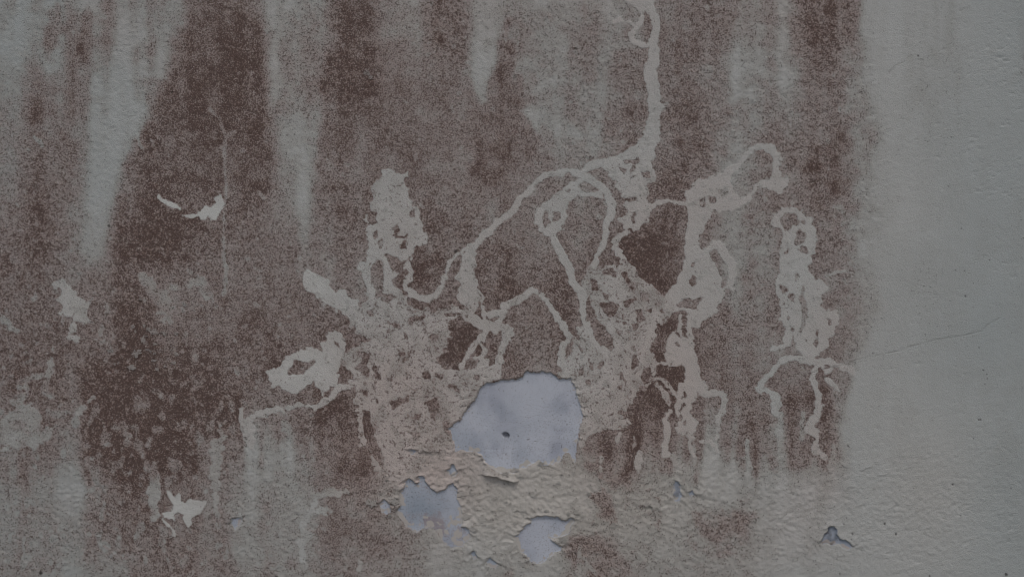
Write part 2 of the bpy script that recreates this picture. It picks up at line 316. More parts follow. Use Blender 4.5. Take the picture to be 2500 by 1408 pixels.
HOLES = [   # dark islands left inside the pale growth
 ('p','b',[(275,590),(300,590),(300,640),(320,680),(290,710),(260,680)]), ('p','b',[(365,590),(420,590),(425,630),(400,680),(360,670)]),
 ('p','b',[(460,405),(495,400),(490,430),(460,435)]), ('p','b',[(560,370),(600,340),(660,345),(720,385),(735,410),(650,415),(590,398)]),
 ('p','b',[(910,200),(990,220),(960,260),(940,240)]), ('p','b',[(950,150),(1080,130),(1100,150),(1060,180),(1050,240),(1020,260),(1020,180),(960,170)]),
 ('p','b',[(1090,240),(1170,250),(1170,290),(1110,280)]), ('p','b',[(1000,290),(1060,280),(1010,340)]),
 ('p','b',[(990,480),(1060,465),(1060,490),(1000,500)]), ('p','b',[(1020,640),(1050,600),(1050,690)]),
 ('p','b',[(780,1110),(850,1075),(900,1100),(890,1150),(820,1140)]), ('p','b',[(665,1170),(700,1160),(742,1190),(735,1255),(700,1250)]),
 ('p','b',[(940,1120),(970,1110),(1020,1180),(1000,1215),(950,1160)]), ('p','b',[(1020,1225),(1080,1230),(1070,1262),(1030,1250)]),
 ('p','b',[(780,1290),(830,1300),(820,1335),(790,1330)]), ('p','b',[(970,1360),(1070,1310),(1070,1345),(1000,1370)]),
 ('p','c',[(350,600),(420,600),(420,690),(370,705),(350,670)]), ('p','c',[(690,600),(740,580),(750,635),(710,645)]),
 ('p','c',[(545,720),(600,695),(610,760),(590,800),(680,790),(690,815),(600,815),(540,800),(575,780)]),
 ('p','c',[(390,750),(420,740),(425,800),(390,820)]), ('p','c',[(440,850),(460,820),(460,890)]), ('p','c',[(645,840),(680,830),(670,900),(640,890)]),
 ('p','j',[(440,580),(560,600),(600,650),(660,640),(640,700),(570,770),(510,720),(470,640)]), ('p','j',[(510,870),(560,820),(640,730),(660,760),(610,830),(630,900),(620,960),(560,930)]),
 ('p','j',[(330,620),(380,640),(390,750),(400,800),(390,980),(330,1010),(280,850),(270,750)]), ('p','j',[(400,1080),(460,1040),(490,1080),(450,1140)]),
 ('p','e',[(370,1105),(430,985),(520,1005),(590,985),(600,1000),(560,1060),(520,1070),(500,1110),(440,1100),(390,1120)]), ('p','e',[(760,820),(800,830),(800,870),(775,850)]),
 ('p','e',[(565,290),(580,300),(600,350),(585,345)]), ('p','e',[(735,490),(770,490),(760,510)]),
 ('p','e',[(935,1050),(990,990),(1020,920),(1070,920),(1050,980),(1050,1040),(1060,1130),(1000,1100)]), ('p','e',[(1090,990),(1120,990),(1130,1060),(1155,1140),(1110,1150),(1105,1060)]),
 ('p','e',[(1040,560),(1100,545),(1095,600),(1065,610)]), ('p','e',[(1220,650),(1320,660),(1330,700),(1260,690),(1215,750)]),
 ('p','h',[(1090,208),(1310,205),(1300,228),(1110,235)]), ('p','h',[(690,270),(880,240),(850,290),(740,300),(730,350),(680,330)]), ('p','h',[(640,430),(670,440),(680,510),(650,500)]),
 ('p','h',[(900,490),(960,460),(970,490)]), ('p','h',[(850,900),(930,850),(930,960),(860,970)]), ('p','h',[(1010,900),(1090,950),(1060,970)]), ('p','h',[(1150,1040),(1240,1030),(1270,1110),(1230,1090)]),
 ('p','h',[(1440,890),(1500,900),(1500,980),(1450,960)]), ('p','h',[(1470,1030),(1500,1010),(1500,1080)]), ('p','h',[(570,650),(640,660),(660,700),(600,690)]), ('p','h',[(810,740),(870,770),(860,800)]),
 ('p','q',[(400,130),(470,100),(590,60),(600,120),(500,150),(440,210)]), ('p','q',[(750,130),(880,80),(890,200),(850,310),(800,250),(800,170)]),
 ('p','q',[(620,280),(720,230),(690,300)]), ('p','q',[(930,320),(1000,370),(1000,440),(950,420)]), ('p','q',[(540,405),(720,420),(690,540),(600,510),(640,450)]),
 ('p','q',[(150,200),(220,200),(240,260),(180,260)]), ('p','q',[(260,80),(290,90),(300,160)]), ('p','q',[(150,20),(210,10),(190,60)]),
 ('p','p',[(930,280),(990,310),(980,380),(1020,420),(1000,470),(1040,540),(1075,600),(1060,650),(1010,600),(960,500),(945,420)]),
 ('p','i',[(470,190),(540,210),(580,290),(560,370),(500,385),(480,330)]), ('p','i',[(535,430),(590,395),(640,430),(700,490),(750,550),(770,620),(765,740),(720,720),(655,665),(600,610),(570,550)]),
 ('p','i',[(635,200),(780,180),(835,200),(830,270),(790,340),(730,350),(690,300),(640,230)]), ('p','i',[(920,170),(1050,100),(1060,140),(970,180),(930,210)]),
 ('p','i',[(1050,280),(1100,270),(1110,330),(1160,350),(1100,410),(1020,490),(1000,430),(1050,420)]), ('p','i',[(1170,270),(1220,265),(1210,300)]), ('p','i',[(1310,270),(1350,250),(1350,290)]),
 ('p','i',[(1030,525),(1170,490),(1160,520),(1070,545)]), ('p','i',[(930,500),(980,520),(970,545)]), ('p','i',[(500,850),(560,870),(540,940)]), ('p','i',[(600,900),(670,860),(640,930)]),
 ('p','i',[(840,1000),(880,980),(920,1060),(860,1060)]), ('p','i',[(385,900),(470,880),(450,990),(390,1020)]), ('p','i',[(450,1080),(510,1060),(530,1110),(480,1130)]),
 ('p','i',[(1010,780),(1060,770),(1060,900),(1000,940)]), ('p','i',[(260,640),(320,640),(310,750),(240,830),(230,760)]), ('p','i',[(670,90),(720,110),(700,140)]), ('p','i',[(900,410),(930,420),(900,440)]),
 ('p','i',[(1100,1050),(1130,930),(1200,930),(1220,1000),(1180,1080),(1140,1110)]), ('p','i',[(400,690),(430,720),(430,750),(400,730)]),
 ('p','w',[(510,90),(560,70),(590,130),(530,130)]), ('p','w',[(410,520),(460,500),(450,550)]), ('p','w',[(510,200),(550,190),(540,225)]),
 ('p','d',[(640,470),(700,420),(740,370),(790,300),(850,240),(930,230),(990,270),(1010,350),(1000,430),(960,480),(880,500),(830,560),(790,620),(730,640),(690,600),(640,520)]),
 ('p','d',[(540,580),(610,545),(620,600),(560,640)]), ('p','d',[(460,640),(520,640),(510,700),(470,690)]), ('p','d',[(375,660),(415,650),(412,720)]),
 ('p','d',[(450,1110),(520,1080),(560,1150),(620,1230),(620,1330),(590,1420),(570,1420),(555,1330),(540,1260),(490,1180)]),
 ('p','d',[(290,1190),(325,1200),(315,1225)]), ('p','d',[(290,1360),(320,1320),(350,1370),(310,1400)]),
 ('p','g',[(290,260),(340,210),(400,230),(470,210),(440,250),(430,300),(380,290),(300,290)]), ('p','g',[(375,105),(390,75),(412,100),(395,125)]), ('p','g',[(600,10),(635,20),(620,110),(598,60)]),
 ('p','g',[(330,350),(355,360),(348,460),(326,470)]), ('p','g',[(265,530),(290,515),(310,550),(285,550)]), ('p','g',[(330,1075),(350,1055),(356,1100),(335,1095)]), ('p','g',[(345,1150),(362,1120),(362,1170)]),
 ('p','k',[(275,310),(330,250),(400,205),(470,240),(540,300),(550,340),(500,370),(420,400),(390,460),(340,450),(310,400),(290,360)]),
 ('p','k',[(490,470),(560,430),(630,480),(630,520),(600,590),(530,640),(480,630),(490,570),(500,510)]), ('p','k',[(520,700),(570,650),(630,690),(630,750),(560,740)]),
 ('p','k',[(360,750),(380,690),(415,700),(400,750)]), ('p','k',[(300,1170),(370,1170),(390,1240),(320,1280)]), ('p','k',[(540,1270),(590,1190),(610,1350),(590,1420),(560,1420)]),
 ('p','k',[(480,1050),(510,1020),(550,1050),(490,1110)]), ('p','k',[(395,1310),(460,1270),(470,1330),(430,1370)]), ('p','k',[(570,330),(600,310),(620,390)]), ('p','k',[(370,880),(410,850),(400,910)]),
 ('p','l',[(512,60),(555,0),(575,130),(610,230),(620,350),(580,380),(580,450),(545,540),(600,620),(550,600),(522,520),(538,430),(555,370),(540,250),(522,180)]),
 ('p','l',[(690,610),(730,590),(745,650),(710,700),(670,650)]), ('p','l',[(810,350),(900,380),(860,430)]), ('p','l',[(700,410),(735,500),(720,540)]), ('p','l',[(370,340),(395,290),(400,350),(385,380)]),
 ('p','l',[(400,80),(450,70),(440,140),(470,190),(420,160)]), ('p','l',[(425,470),(448,480),(455,600),(470,680),(510,760),(340,770),(420,680),(440,600)]), ('p','l',[(750,760),(850,730),(870,790),(770,800)]),
 ('p','l',[(830,905),(865,905),(860,925),(835,925)]),
]

PEEL = [    # places where the coat has come away: label, curl of the rim, polygon
 ('large pale blue bare patch with a drill hole', .35, 's', [(228,575),(245,545),(280,520),(300,490),(340,450),(385,385),(395,350),(430,310),(490,297),(560,292),(605,288),(640,275),(660,250),(690,248),(735,250),(748,238),(765,250),(795,248),(820,270),(850,290),(905,288),(925,325),(945,370),(960,430),(978,490),(970,520),(955,590),(945,650),(945,720),(930,760),(900,710),(880,700),(850,750),(770,770),(730,775),(710,760),(670,770),(660,790),(620,790),(600,810),(560,815),(510,810),(460,785),(430,760),(410,720),(360,690),(320,700),(280,690),(255,700),(250,650),(240,610)]),
 ('jagged bare patch with two notches in its upper rim', 1.2, 'p', [(1160,960),(1190,920),(1180,880),(1190,830),(1215,800),(1220,750),(1245,740),(1265,770),(1300,795),(1310,730),(1345,722),(1355,760),(1390,800),(1430,830),(1490,810),(1510,780),(1545,770),(1565,810),(1570,880),(1590,930),(1600,1000),(1600,1060),(1650,1080),(1655,1140),(1600,1190),(1530,1210),(1480,1180),(1440,1110),(1390,1060),(1340,1080),(1290,1100),(1220,1060),(1180,1000)]),
 ('small bare patch left of the jagged one', 1.0, 'p', [(1040,920),(1075,880),(1110,910),(1115,960),(1090,990),(1060,960)]),
 ('bare patch with a tongue of coat on its right side', .8, 'r', [(675,975),(720,950),(740,910),(790,860),(840,830),(830,790),(890,770),(1000,775),(1100,765),(1150,800),(1220,810),(1270,785),(1290,820),(1250,870),(1230,960),(1170,970),(1100,980),(1040,1000),(1100,1050),(1170,1080),(1160,1130),(1080,1150),(1040,1180),(990,1240),(920,1265),(840,1245),(800,1180),(730,1130),(690,1040)]),
 ('tiny bare chip at the bottom left of the peeling zone', .5, 'r', [(210,1160),(250,1135),(275,1190),(240,1205)]),
 ('worn bare spot at the bottom of the peeling zone', .2, 'r', [(370,1235),(400,1200),(440,1220),(490,1270),(470,1310),(420,1310)]),
 ('dark grey chip on the clean paint low on the right', 1.0, 't', [(525,1110),(545,1060),(590,1020),(600,985),(640,980),(665,1000),(665,1040),(690,1080),(720,1095),(760,1110),(795,1150),(780,1170),(720,1150),(680,1125),(620,1130),(580,1115),(545,1120)]),
 ('narrow upright bare chip right of the peeling zone', .5, 'u', [(1010,620),(1020,580),(1060,600),(1070,680),(1095,720),(1060,770),(1020,770),(1010,700)]),
 ('round pock beside the narrow chip', .6, 'u', [(1135,690),(1170,680),(1188,710),(1150,735)]),
 ('slit shaped pock below the narrow chip', .5, 'u', [(788,803),(815,803),(842,822),(830,838),(800,825)]),
 ('left of two pocks above the jagged patch', .8, 'q', [(600,600),(630,585),(665,595),(662,625),(620,630)]),
 ('right of two pocks above the jagged patch', .8, 'q', [(710,620),(740,598),(772,615),(740,637)]),
 ('chip above the notches beside the large patch', .6, 'q', [(965,795),(1000,770),(1035,735),(1060,790),(1045,830),(1010,835),(980,820)]),
 ('tiny bare chip alone on the lower left', .8, 'p', [(35,1040),(60,1000),(105,1005),(100,1050),(65,1080)]),
]
HOLE = (1234.5, 1061.8)

LIPS = [    # curled edges of loose coat: height (mm), reach uphill (mm), box, line
 (11, 20, 'r', [(290,335),(420,345),(520,380),(620,410),(700,402),(738,375)]),
 (2.6, 16, 'r', [(640,745),(700,708),(780,725),(840,765)]),
 (2.5, 12, 'r', [(120,850),(150,890),(200,880)]),
 (2.6, 12, 'q', [(1000,850),(1060,835),(1080,800)]),
 (2.2, 12, 'q', [(850,1000),(900,985),(960,965)]),
 (2.2, 10, 'r', [(830,545),(870,530),(905,560)]),
 (3.0, 12, 'r', [(900,225),(960,245),(1060,230)]),
 (2.0, 10, 'r', [(330,1240),(380,1200),(450,1185)]),
 (2.0, 10, 't', [(700,460),(740,490),(770,485)]), (2.0, 10, 't', [(860,520),(930,490),(980,465)]),
 (1.6, 8, 't', [(1420,1190),(1450,1220),(1500,1215)]), (1.6, 8, 't', [(670,1240),(720,1230)]),
 (1.6, 8, 't', [(1000,555),(1080,545),(1130,520)]), (1.6, 8, 't', [(720,700),(760,660),(830,640)]),
 (1.8, 9, 'p', [(890,810),(950,830),(1030,820)]), (1.8, 9, 'p', [(600,990),(640,975)]),
 (1.6, 9, 'u', [(1100,960),(1150,940),(1200,960)]), (1.6, 9, 'u', [(1160,1250),(1230,1280)]),
 (1.8, 9, 'n', [(940,770),(985,745)]), (1.8, 9, 'n', [(880,855),(935,825)]),
]
CRACKS = [
 ('hairline crack climbing to the right across the clean paint', 'v', [(400,712),(560,658),(640,632),(830,590),(880,565),(1000,530),(1100,515),(1260,485),(1300,460),(1420,430),(1540,400),(1610,390),(1740,370),(1860,340),(1900,300),(2000,240)], 1.5),
 ('short crack near the upper right', 'z', [(2168,178),(2185,162),(2200,155),(2207,150)], 1.1),
 ('short crack left of the pale bar at upper left', 'z', [(300,292),(318,285),(332,283)], 1.4),
]
SPOTS = [(267,552,4.5),(1113,614,4),(100,1398,5),(1405,120,3),(676,1407,5),(2258,816,3),(2130,862,2.2),(2376,750,2),(2320,735,2),(2357,723,2),
 (2355,661,2),(2333,660,2.2),(2122,863,2),(2401,904,2.2),(2409,913,2.2),(2411,924,2),(2404,937,2.2),(2390,848,2),(2416,635,2),(2131,82,2.5),(2241,137,3),
 (2253,146,2),(2322,335,2),(2264,347,2),(2315,455,2.2),(2347,558,1.8),(2326,1181,2.2),(2468,1191,2.4),(2187,1304,3),(2181,1305,2),(2345,1258,3),(2377,1023,2),(2389,1024,2),(2394,1024,1.6),
 (2429,1061,2.2),(2377,1070,1.8),(2160,1278,2.2),(2060,1278,1.8),(2081,1302,2),(2078,1316,2),(2177,1336,2.2),(764,121,3),(420,225,2),(717,279,2.2),(1003,1235,0.1),(1404,1350,3),(2270,1405,3),(2456,1402,5),(2050,1400,2)]

# stain thickness read every 100 mm (0 clean .. 9 thick), rows top to bottom
D_GRID = [
 [2,2,2,1,2,7,6,2,4,5,3,5,1,2,2,3,4,4,3,3,7,3.6,.5,1,.3,.3],
 [2,3,4,2,3,7,7,2,4,5,3,5,2.5,1.5,3,4,4,4,3,3,7,3.6,.4,1.2,.3,.3],
 [3,4,4,1.5,4,7,7.5,3,4.5,5.5,4.5,5,3,1.5,3,4.5,4,4,3,4,6,3.6,.7,1,.3,.3],
 [4,6,5,2,6,7.5,7,3.5,5,6,6,5.5,4.5,2.2,3.5,5,5,4.5,3.5,5,6,3.6,.6,.7,.3,.3],
 [4,6,5.5,4,7,8.5,6.5,4.5,5.5,6.5,7,5.5,6,4,5,5.5,6,5,3,5,7.5,3.6,.8,.8,.3,.3],
 [4,6.5,5,5.5,7,8,7,5,6.5,7,6.5,6,5.5,5,5.5,6,6.5,6,3.5,5,7,4,.9,.7,.3,.3],
 [6,7,5,6.5,7.5,8,7,6,6.5,7,6.5,6.5,6.5,6,6.5,7,8,6,3.5,5,6,3.2,1,.7,.4,.4],
 [7,7,6,6.5,5,7,6,6.5,6.5,6.5,7,6.5,7,6.5,7,7,8,6,4.5,5,5,3.2,1,.5,.4,.4],
 [7,7,7,7,6,7,7,6,7,7,7,8,7,6.5,7.5,7,7.5,7,5,5,5,3.2,.8,.9,.6,.4],
 [7,7,7,7.5,8,7.5,7,7,7,8,8,7.5,7.5,6,7,7,7.5,6.5,5.5,5,5.5,3.2,.4,.4,.4,.4],
 [6,6.5,7.5,8.5,8.5,8,7,6,8,8,7,6,5,5,6,7,7.5,6,5,5.5,6,2.4,.3,.3,.3,.4],
 [6,5.5,7,8.5,8.5,6.5,5,4,5,6.5,3,2,2,2,5,6.5,6,4.5,3.5,4,4,1.2,.4,.3,.3,.4],
 [4.5,4,4.5,7.5,7.5,6,4.5,4,5.5,5,2.5,2,1.5,1.5,2,4,3,3,2.5,2.5,2,.8,.5,.5,.4,.4],
 [4.5,5,5.5,7,6.5,5.5,4.5,4.5,6,5.5,4.5,2,2,3,4.5,4,3.5,4.5,4.5,2,1.5,.9,.7,.5,.5,.5],
 [5,5,4.5,5,6,6,4.5,5,5,4.5,4,2.5,3,3.5,4,4.5,4,4,3.5,2.5,2,1.2,.8,.6,.6,.6],
]
D_MARKS = [ # streaks and blots finer than that: amount, box 'z' line
 (-3.2, [(340,80,40),(330,160,55),(312,260,36),(268,400,22),(242,500,20),(226,600,18)]),
 (2.6, [(217,0,2),(213,80,8),(206,140,12)]), (1.5, [(206,150,14),(195,260,26)]), (2.2, [(140,0,2),(134,70,6),(126,120,10)]), (1.3, [(122,130,14),(104,260,26)]),
 (2.4, [(840,-60,26),(855,100,28),(850,200,30),(830,300,30)]), (2.2, [(1237,60,3),(1232,120,12),(1226,200,22),(1224,280,28),(1205,380,50)]),
 (1.6, [(1118,40,14),(1115,130,24),(1110,220,24)]), (1.6, [(545,170,26),(550,260,26)]), (1.4, [(505,380,36),(500,450,36)]), (1.0, [(555,380,22),(560,500,22)]),
 (1.3, [(1500,290,26),(1505,345,34)]), (1.2, [(1960,-40,24),(1972,100,28)]), (1.4, [(2030,370,34),(2040,470,34)]), (1.2, [(1548,600,34),(1560,660,30)]), (1.3, [(1720,330,40),(1820,300,30),(1900,330,30)]), (1.0, [(1790,420,26),(1840,400,24)]),
 (-1.6, [(1292,150,18),(1300,280,22)]), (-1.8, [(1180,90,20),(1155,200,22)]), (-1.5, [(670,-40,26),(690,120,30),(700,300,40)]), (-1.2, [(925,90,14),(985,70,16)]),
 (-1.5, [(1440,230,18),(1450,330,16)]), (1.2, [(330,560,50),(420,600,50)]), (1.3, [(820,960,40),(840,1030,40)]), (1.0, [(280,960,60),(400,1040,80),(300,1100,50)]), (1.5, [(1000,560,20),(1050,540,30)]),
 (1.2, [(430,1000,60),(440,1080,50)]), (-1.2, [(740,440,26),(745,520,20)]), (1.4, [(1620,910,26),(1650,930,26)]), (1.5, [(1135,830,26),(1120,880,24)]),
 (1.8, [(1478,1120,14),(1470,1140,16)]), (2.6, [(1518,1170,12),(1500,1190,12)]), (2.6, [(1455,1215,10),(1475,1235,12)]), (2.6, [(1458,1256,6),(1490,1258,7)]),
 (1.3, [(1790,1270,40),(1760,1290,40)]), (1.5, [(1430,1340,36),(1480,1350,36)]), (-1.5, [(170,1180,24),(160,1250,30)]), (-1.5, [(215,1195,10),(222,1200,10)]),
 (-1.4, [(600,1080,30),(690,1110,36),(640,1160,30)]), (2.4, [(1835,505,0.1),(1836,506,0.1)]), (1.2, [(1268,1350,20),(1290,1370,22)]), (1.3, [(860,1130,24),(880,1150,24)]),
 (1.6, [(1005,590,30),(1010,660,34)]), (1.0, [(2010,1060,26),(1990,1110,30)]), (1.2, [(2000,980,22),(1940,960,20)]), (-1.0, [(1830,1080,20),(1820,1160,24)]),
]

D_RUNS = [  # outlines of the runs of stain and of the paler gaps between them: target thickness, softness, blend, outline
 (2.0, 30, .80, [(240,-200),(232,80),(222,200),(212,400),(222,560),(220,640),(234,620),(256,520),(276,420),(328,325),(346,262),(402,150),(436,20),(440,-200)]),
 (8.0, 16, .72, [(456,-200),(452,40),(425,160),(360,280),(300,420),(300,520),(640,520),(668,400),(655,200),(634,100),(632,-200)]),
 (3.2, 26, .70, [(650,-200),(650,100),(664,260),(692,400),(716,500),(742,580),(756,500),(772,400),(790,250),(796,100),(800,-200)]),
 (7.0, 13, .80, [(812,-200),(826,40),(826,110),(803,160),(792,250),(772,400),(770,480),(860,420),(900,250),(896,60),(880,-200)]),
 (6.3, 14, .75, [(1066,-200),(1078,60),(1078,200),(1090,330),(1170,330),(1160,240),(1137,140),(1134,-200)]),
 (1.8, 12, .80, [(1146,-200),(1148,130),(1160,200),(1178,262),(1196,190),(1222,90),(1230,40),(1228,-200)]),
 (5.8, 10, .80, [(1238,50),(1230,90),(1200,190),(1172,280),(1180,420),(1290,420),(1314,340),(1282,268),(1266,180),(1247,90)]),
 (1.4, 14, .85, [(1256,-200),(1258,90),(1276,180),(1290,262),(1312,318),(1326,262),(1340,170),(1362,60),(1366,-200)]),
 (4.2, 14, .60, [(1372,-200),(1376,160),(1350,330),(1430,380),(1438,240),(1432,-200)]),
 (2.4, 13, .70, [(1446,-200),(1444,200),(1436,380),(1468,400),(1482,260),(1496,100),(1510,-200)]),
 (5.8, 12, .60, [(1500,120),(1486,260),(1470,390),(1560,370),(1578,200),(1540,110)]),
 (5.2, 16, .60, [(1612,-200),(1615,200),(1612,380),(1700,420),(1790,330),(1800,100),(1790,-200)]),
 (2.9, 20, .65, [(1812,-200),(1806,120),(1820,330),(1880,340),(1920,220),(1932,-200)]),
]

# ------------------------------------------------------------------ wear fields
n120, n60, n26 = noise(120, 150, 1), noise(55, 80, 2), noise(24, 24, 3)
n14, n7, n5 = noise(13, 13, 4), noise(7, 7, 5), noise(4.4, 4.4, 6)
n9b, n40 = noise(9, 9, 7), noise(40, 40, 8)

gy = np.clip(YS / 100.0, 0, 14 - 1e-6)
gx = np.clip(XS / 100.0, 0, 25 - 1e-6)
def lin(pos, n):
    i = np.floor(pos).astype(int)
    t = pos - i
    W = np.zeros((len(pos), n))
    r = np.arange(len(pos))
    cr = [(-t + 2 * t ** 2 - t ** 3) / 2, (2 - 5 * t ** 2 + 3 * t ** 3) / 2, (t + 4 * t ** 2 - 3 * t ** 3) / 2, (-t ** 2 + t ** 3) / 2]
    for k in range(4):
        np.add.at(W, (r, np.clip(i + k - 1, 0, n - 1)), cr[k])
    return W
DG = np.array(D_GRID, float)
DG = DG[:, np.clip(np.arange(26), 0, 25)]
# warp the reading grid a little so that its cells do not show
D = lin(gy, 15) @ DG @ lin(gx, 26).T
for amt, line in D_MARKS:
    F = field()
    add_stroke(F, 'z', line, pad=70)
    rmean = np.mean([p[2] for p in line])
    soft = max(13.0, rmean * 1.3)
    D += amt * sstep(-soft, soft * .6, F + 5 * n26 + 4 * n14)
for tgt, soft, bl, pts in D_RUNS:
    F = field()
    add_poly(F, 'z', pts, pad=80)
    D += (tgt - D) * bl * sstep(-soft, soft, F + 5 * n26 + 4 * n14)
D += .35 * n120 + .50 * noise(22, 230, 51) + .34 * noise(60, 300, 52) + .30 * n60 + .38 * n26 + .32 * n14 + .2 * n9b
xe_y = [-1000, 0, 100, 200, 300, 400, 500, 600, 700, 800, 900, 960, 1050, 1150, 1250, 1408, 3000]
xe_x = [2105, 2112, 2120, 2132, 2147, 2158, 2155, 2145, 2135, 2130, 2105, 2085, 2066, 2052, 2040, 2030, 2030]
xe_w = [24, 24, 22, 22, 22, 24, 44, 50, 50, 50, 22, 18, 18, 40, 70, 90, 90]
xe = np.interp(YS, xe_y, xe_x)[:, None]
xw = np.interp(YS, xe_y, xe_w)[:, None]
edge = sstep(-xw, xw, X - xe + 8 * n26 + 10 * n40)
D = D * (1 - edge) + np.minimum(np.maximum(D, 0), .9 + .25 * n60) * edge
D += edge * (1.0 * np.exp(-((X - 2285) / 45) ** 2) * sstep(330, 60, Y) + .8 * np.exp(-((X - 2260) / 60) ** 2 - ((Y - 240) / 60) ** 2))
def blob(cx, cy, rx, ry):
    return np.exp(-((X - cx) / rx) ** 2 - ((Y - cy) / ry) ** 2)
drip = noise(13, 120, 53) + .5 * noise(7, 60, 54)
D += drip * (1.25 * blob(1750, 1100, 300, 90) + .9 * blob(330, 1080, 420, 140) + .5 * blob(700, 1090, 200, 60) + .35 * sstep(500, 100, Y))
lowpale = sstep(1090, 1190, Y) * sstep(1000, 1100, X)
D = D + .9 * (1 - edge) * (1 - lowpale) * (1 - blob(1815, 660, 100, 200)) * sstep(6.5, 2.5, D) * sstep(.8, 3.0, D)
D -= .75 * sstep(1110, 1230, Y) * sstep(950, 800, X) * (1 - .8 * blob(370, 1250, 110, 150)) + .5 * lowpale + .6 * blob(1825, 620, 70, 130)
D = np.clip(D / 9.0, 0.0, 1.0)

H = field()
for kind, box, pts in HOLES:
    add_poly(H, box, pts) if kind == 'p' else add_stroke(H, box, pts)
H = H + .6 + 1.2 * n7 + 1.4 * n9b + 1.0 * n5
# thin dark veins left between the lobes of the pale growth
pit = .62 * n7 + .55 * n9b + .4 * n5
vein = np.minimum(np.abs(noise(15, 15, 21)) - .07 - .14 * n5, 1.25 - pit)
vein_on = sstep(.1, .7, noise(30, 30, 22) + .40)

T = np.zeros(X.shape)
RES = np.zeros(X.shape)
LAB = np.zeros(X.shape, np.int32)
best = np.full(X.shape, .5)
for gi, (nm, lb, st, rs, ro, shapes) in enumerate(G):
    F = field()
    for kind, box, pts in shapes:
        add_stroke(F, box, pts) if kind == 's' else add_poly(F, box, pts)
    w = F > -24
    F = F + ro * (1.7 * np.abs(n14) + 1.2 * np.abs(n9b) + 1.3 * n7 + 1.5 * n5 - 1.9)
    F = np.minimum(F, -H - .3)
    m = sstep(-1.6, 1.6, F) * w
    if rs >= .04 and st > .8:
        m = m * (1 - .85 * sstep(.10, -.06, vein) * vein_on * sstep(0, 5, F) * min(.75, .2 + rs * 4))
    t = st * m
    up = t > T
    T = np.where(up, t, T)
    RES = np.where(up, rs, RES)
    lab = (m > best) & w
    LAB[lab] = gi + 1
    best = np.where(lab, m, best)
resid = (.60 * RES + .02) * (1 + .6 * n26 + .6 * n14)
chips = sstep(1.35, 1.9, .65 * n7 + .65 * n9b + .35 * n26) * sstep(480, 800, Y) * sstep(1000, 700, X)
chips = np.maximum(chips, .8 * sstep(1.7, 2.2, .65 * n7 + .65 * n9b) * (1 - edge))
smear = sstep(.75, 1.5, .5 * n14 + .7 * noise(11, 22, 55) + .4 * n26) * sstep(700, 1000, Y) * sstep(900, 600, X)
D = D * (1 - .34 * chips) * (1 - .36 * smear)
stain = D * (1 - T) + np.clip(resid, 0, .6) * T

# peeled places
NP0 = 1000
PL = field()
CURL = np.zeros(X.shape)
for pi, (lb, curl, box, pts) in enumerate(PEEL):
    F = field()
    add_poly(F, box, pts, pad=60)
    F = F + .9 * n7 + .9 * n5 + .5 * n14
    up = F > PL
    PL = np.where(up, F, PL)
    CURL = np.where(up, curl, CURL)
    LAB[F > 0] = NP0 + pi
prim = (PL > 0).astype(float)
# the lower rim of the large patch is loose
CURL = np.where((Y > 1090) & (Y < 1180) & (X > 1090) & (X < 1420), 1.0, CURL)

# roughness of the render, and how flaky it is
rough = .50 + .40 * blob(1600, 300, 330, 230) + .15 * blob(1250, 1230, 420, 170) + .35 * blob(1750, 1280, 300, 140) + .3 * blob(300, 1250, 500, 250) + .3 * blob(2000, 250, 120, 300)
rough *= np.where(X > 2150, 1, 1)
rough = rough * (1 - .62 * edge * (1 - .8 * blob(2230, 1260, 260, 170)))
rough *= 1 - .55 * T
flaky = np.clip(1.0 * blob(1230, 1230, 300, 120) + .5 * blob(1600, 1250, 330, 130) + .55 * blob(2230, 1270, 260, 150) + .35 * blob(1000, 1120, 150, 90) + .5 * blob(370, 850, 90, 70), 0, 1)

# relief in mm, towards the viewer
ht = 2.2 * noise(420, 420, 31) + .5 * noise(130, 130, 32)
ht += rough * (.16 * noise(8, 8, 33) + .55 * n5 + .10 * n14 + .08 * noise(27, 22, 34))
tn = .8 * noise(24, 17, 35) + .7 * noise(11, 9, 36) + .45 * n7
ter = np.floor(tn * 1.3) + sstep(.42, .58, (tn * 1.3) % 1.0)
ht += flaky * (.11 * ter + .13 * n7 * sstep(.2, 1.4, noise(40, 30, 38)) + .16 * n5)
stain = np.clip(stain + flaky * .20 * sstep(.9, 1.5, pit) * (1 - prim) + flaky * .16 * sstep(.14, .0, np.abs(noise(22, 16, 39))) * sstep(.2, 1., n26), 0, 1)
ht += T * .35
# small dents in the clean paint on the far right
rg = np.random.RandomState(5)
dents = []
for cx, cy, sx, sy, k in [(2450,170,26,60,34),(2400,400,30,50,30),(2440,420,50,40,22),(2400,110,120,120,40),(2280,260,60,60,16),(2330,1080,140,200,40),(2400,700,120,300,26),(2230,1240,200,110,60)]:
    for _ in range(k):
        dents.append((cx + rg.randn() * sx, cy + rg.randn() * sy, 1.5 + 2.2 * rg.rand(), rg.rand() * 1.2 - .9, .6 + .9 * rg.rand()))
for cx, cy, r, a, dep in dents:
    w = window(cx - 16, cx + 16, cy - 16, cy + 16)
    x, y = X[w] - cx, Y[w] - cy
    u, v = x * math.cos(a) + y * math.sin(a), -x * math.sin(a) + y * math.cos(a)
    ht[w] -= .8 * dep * np.exp(-(u / (r * 2.0)) ** 2 - (v / r) ** 2)
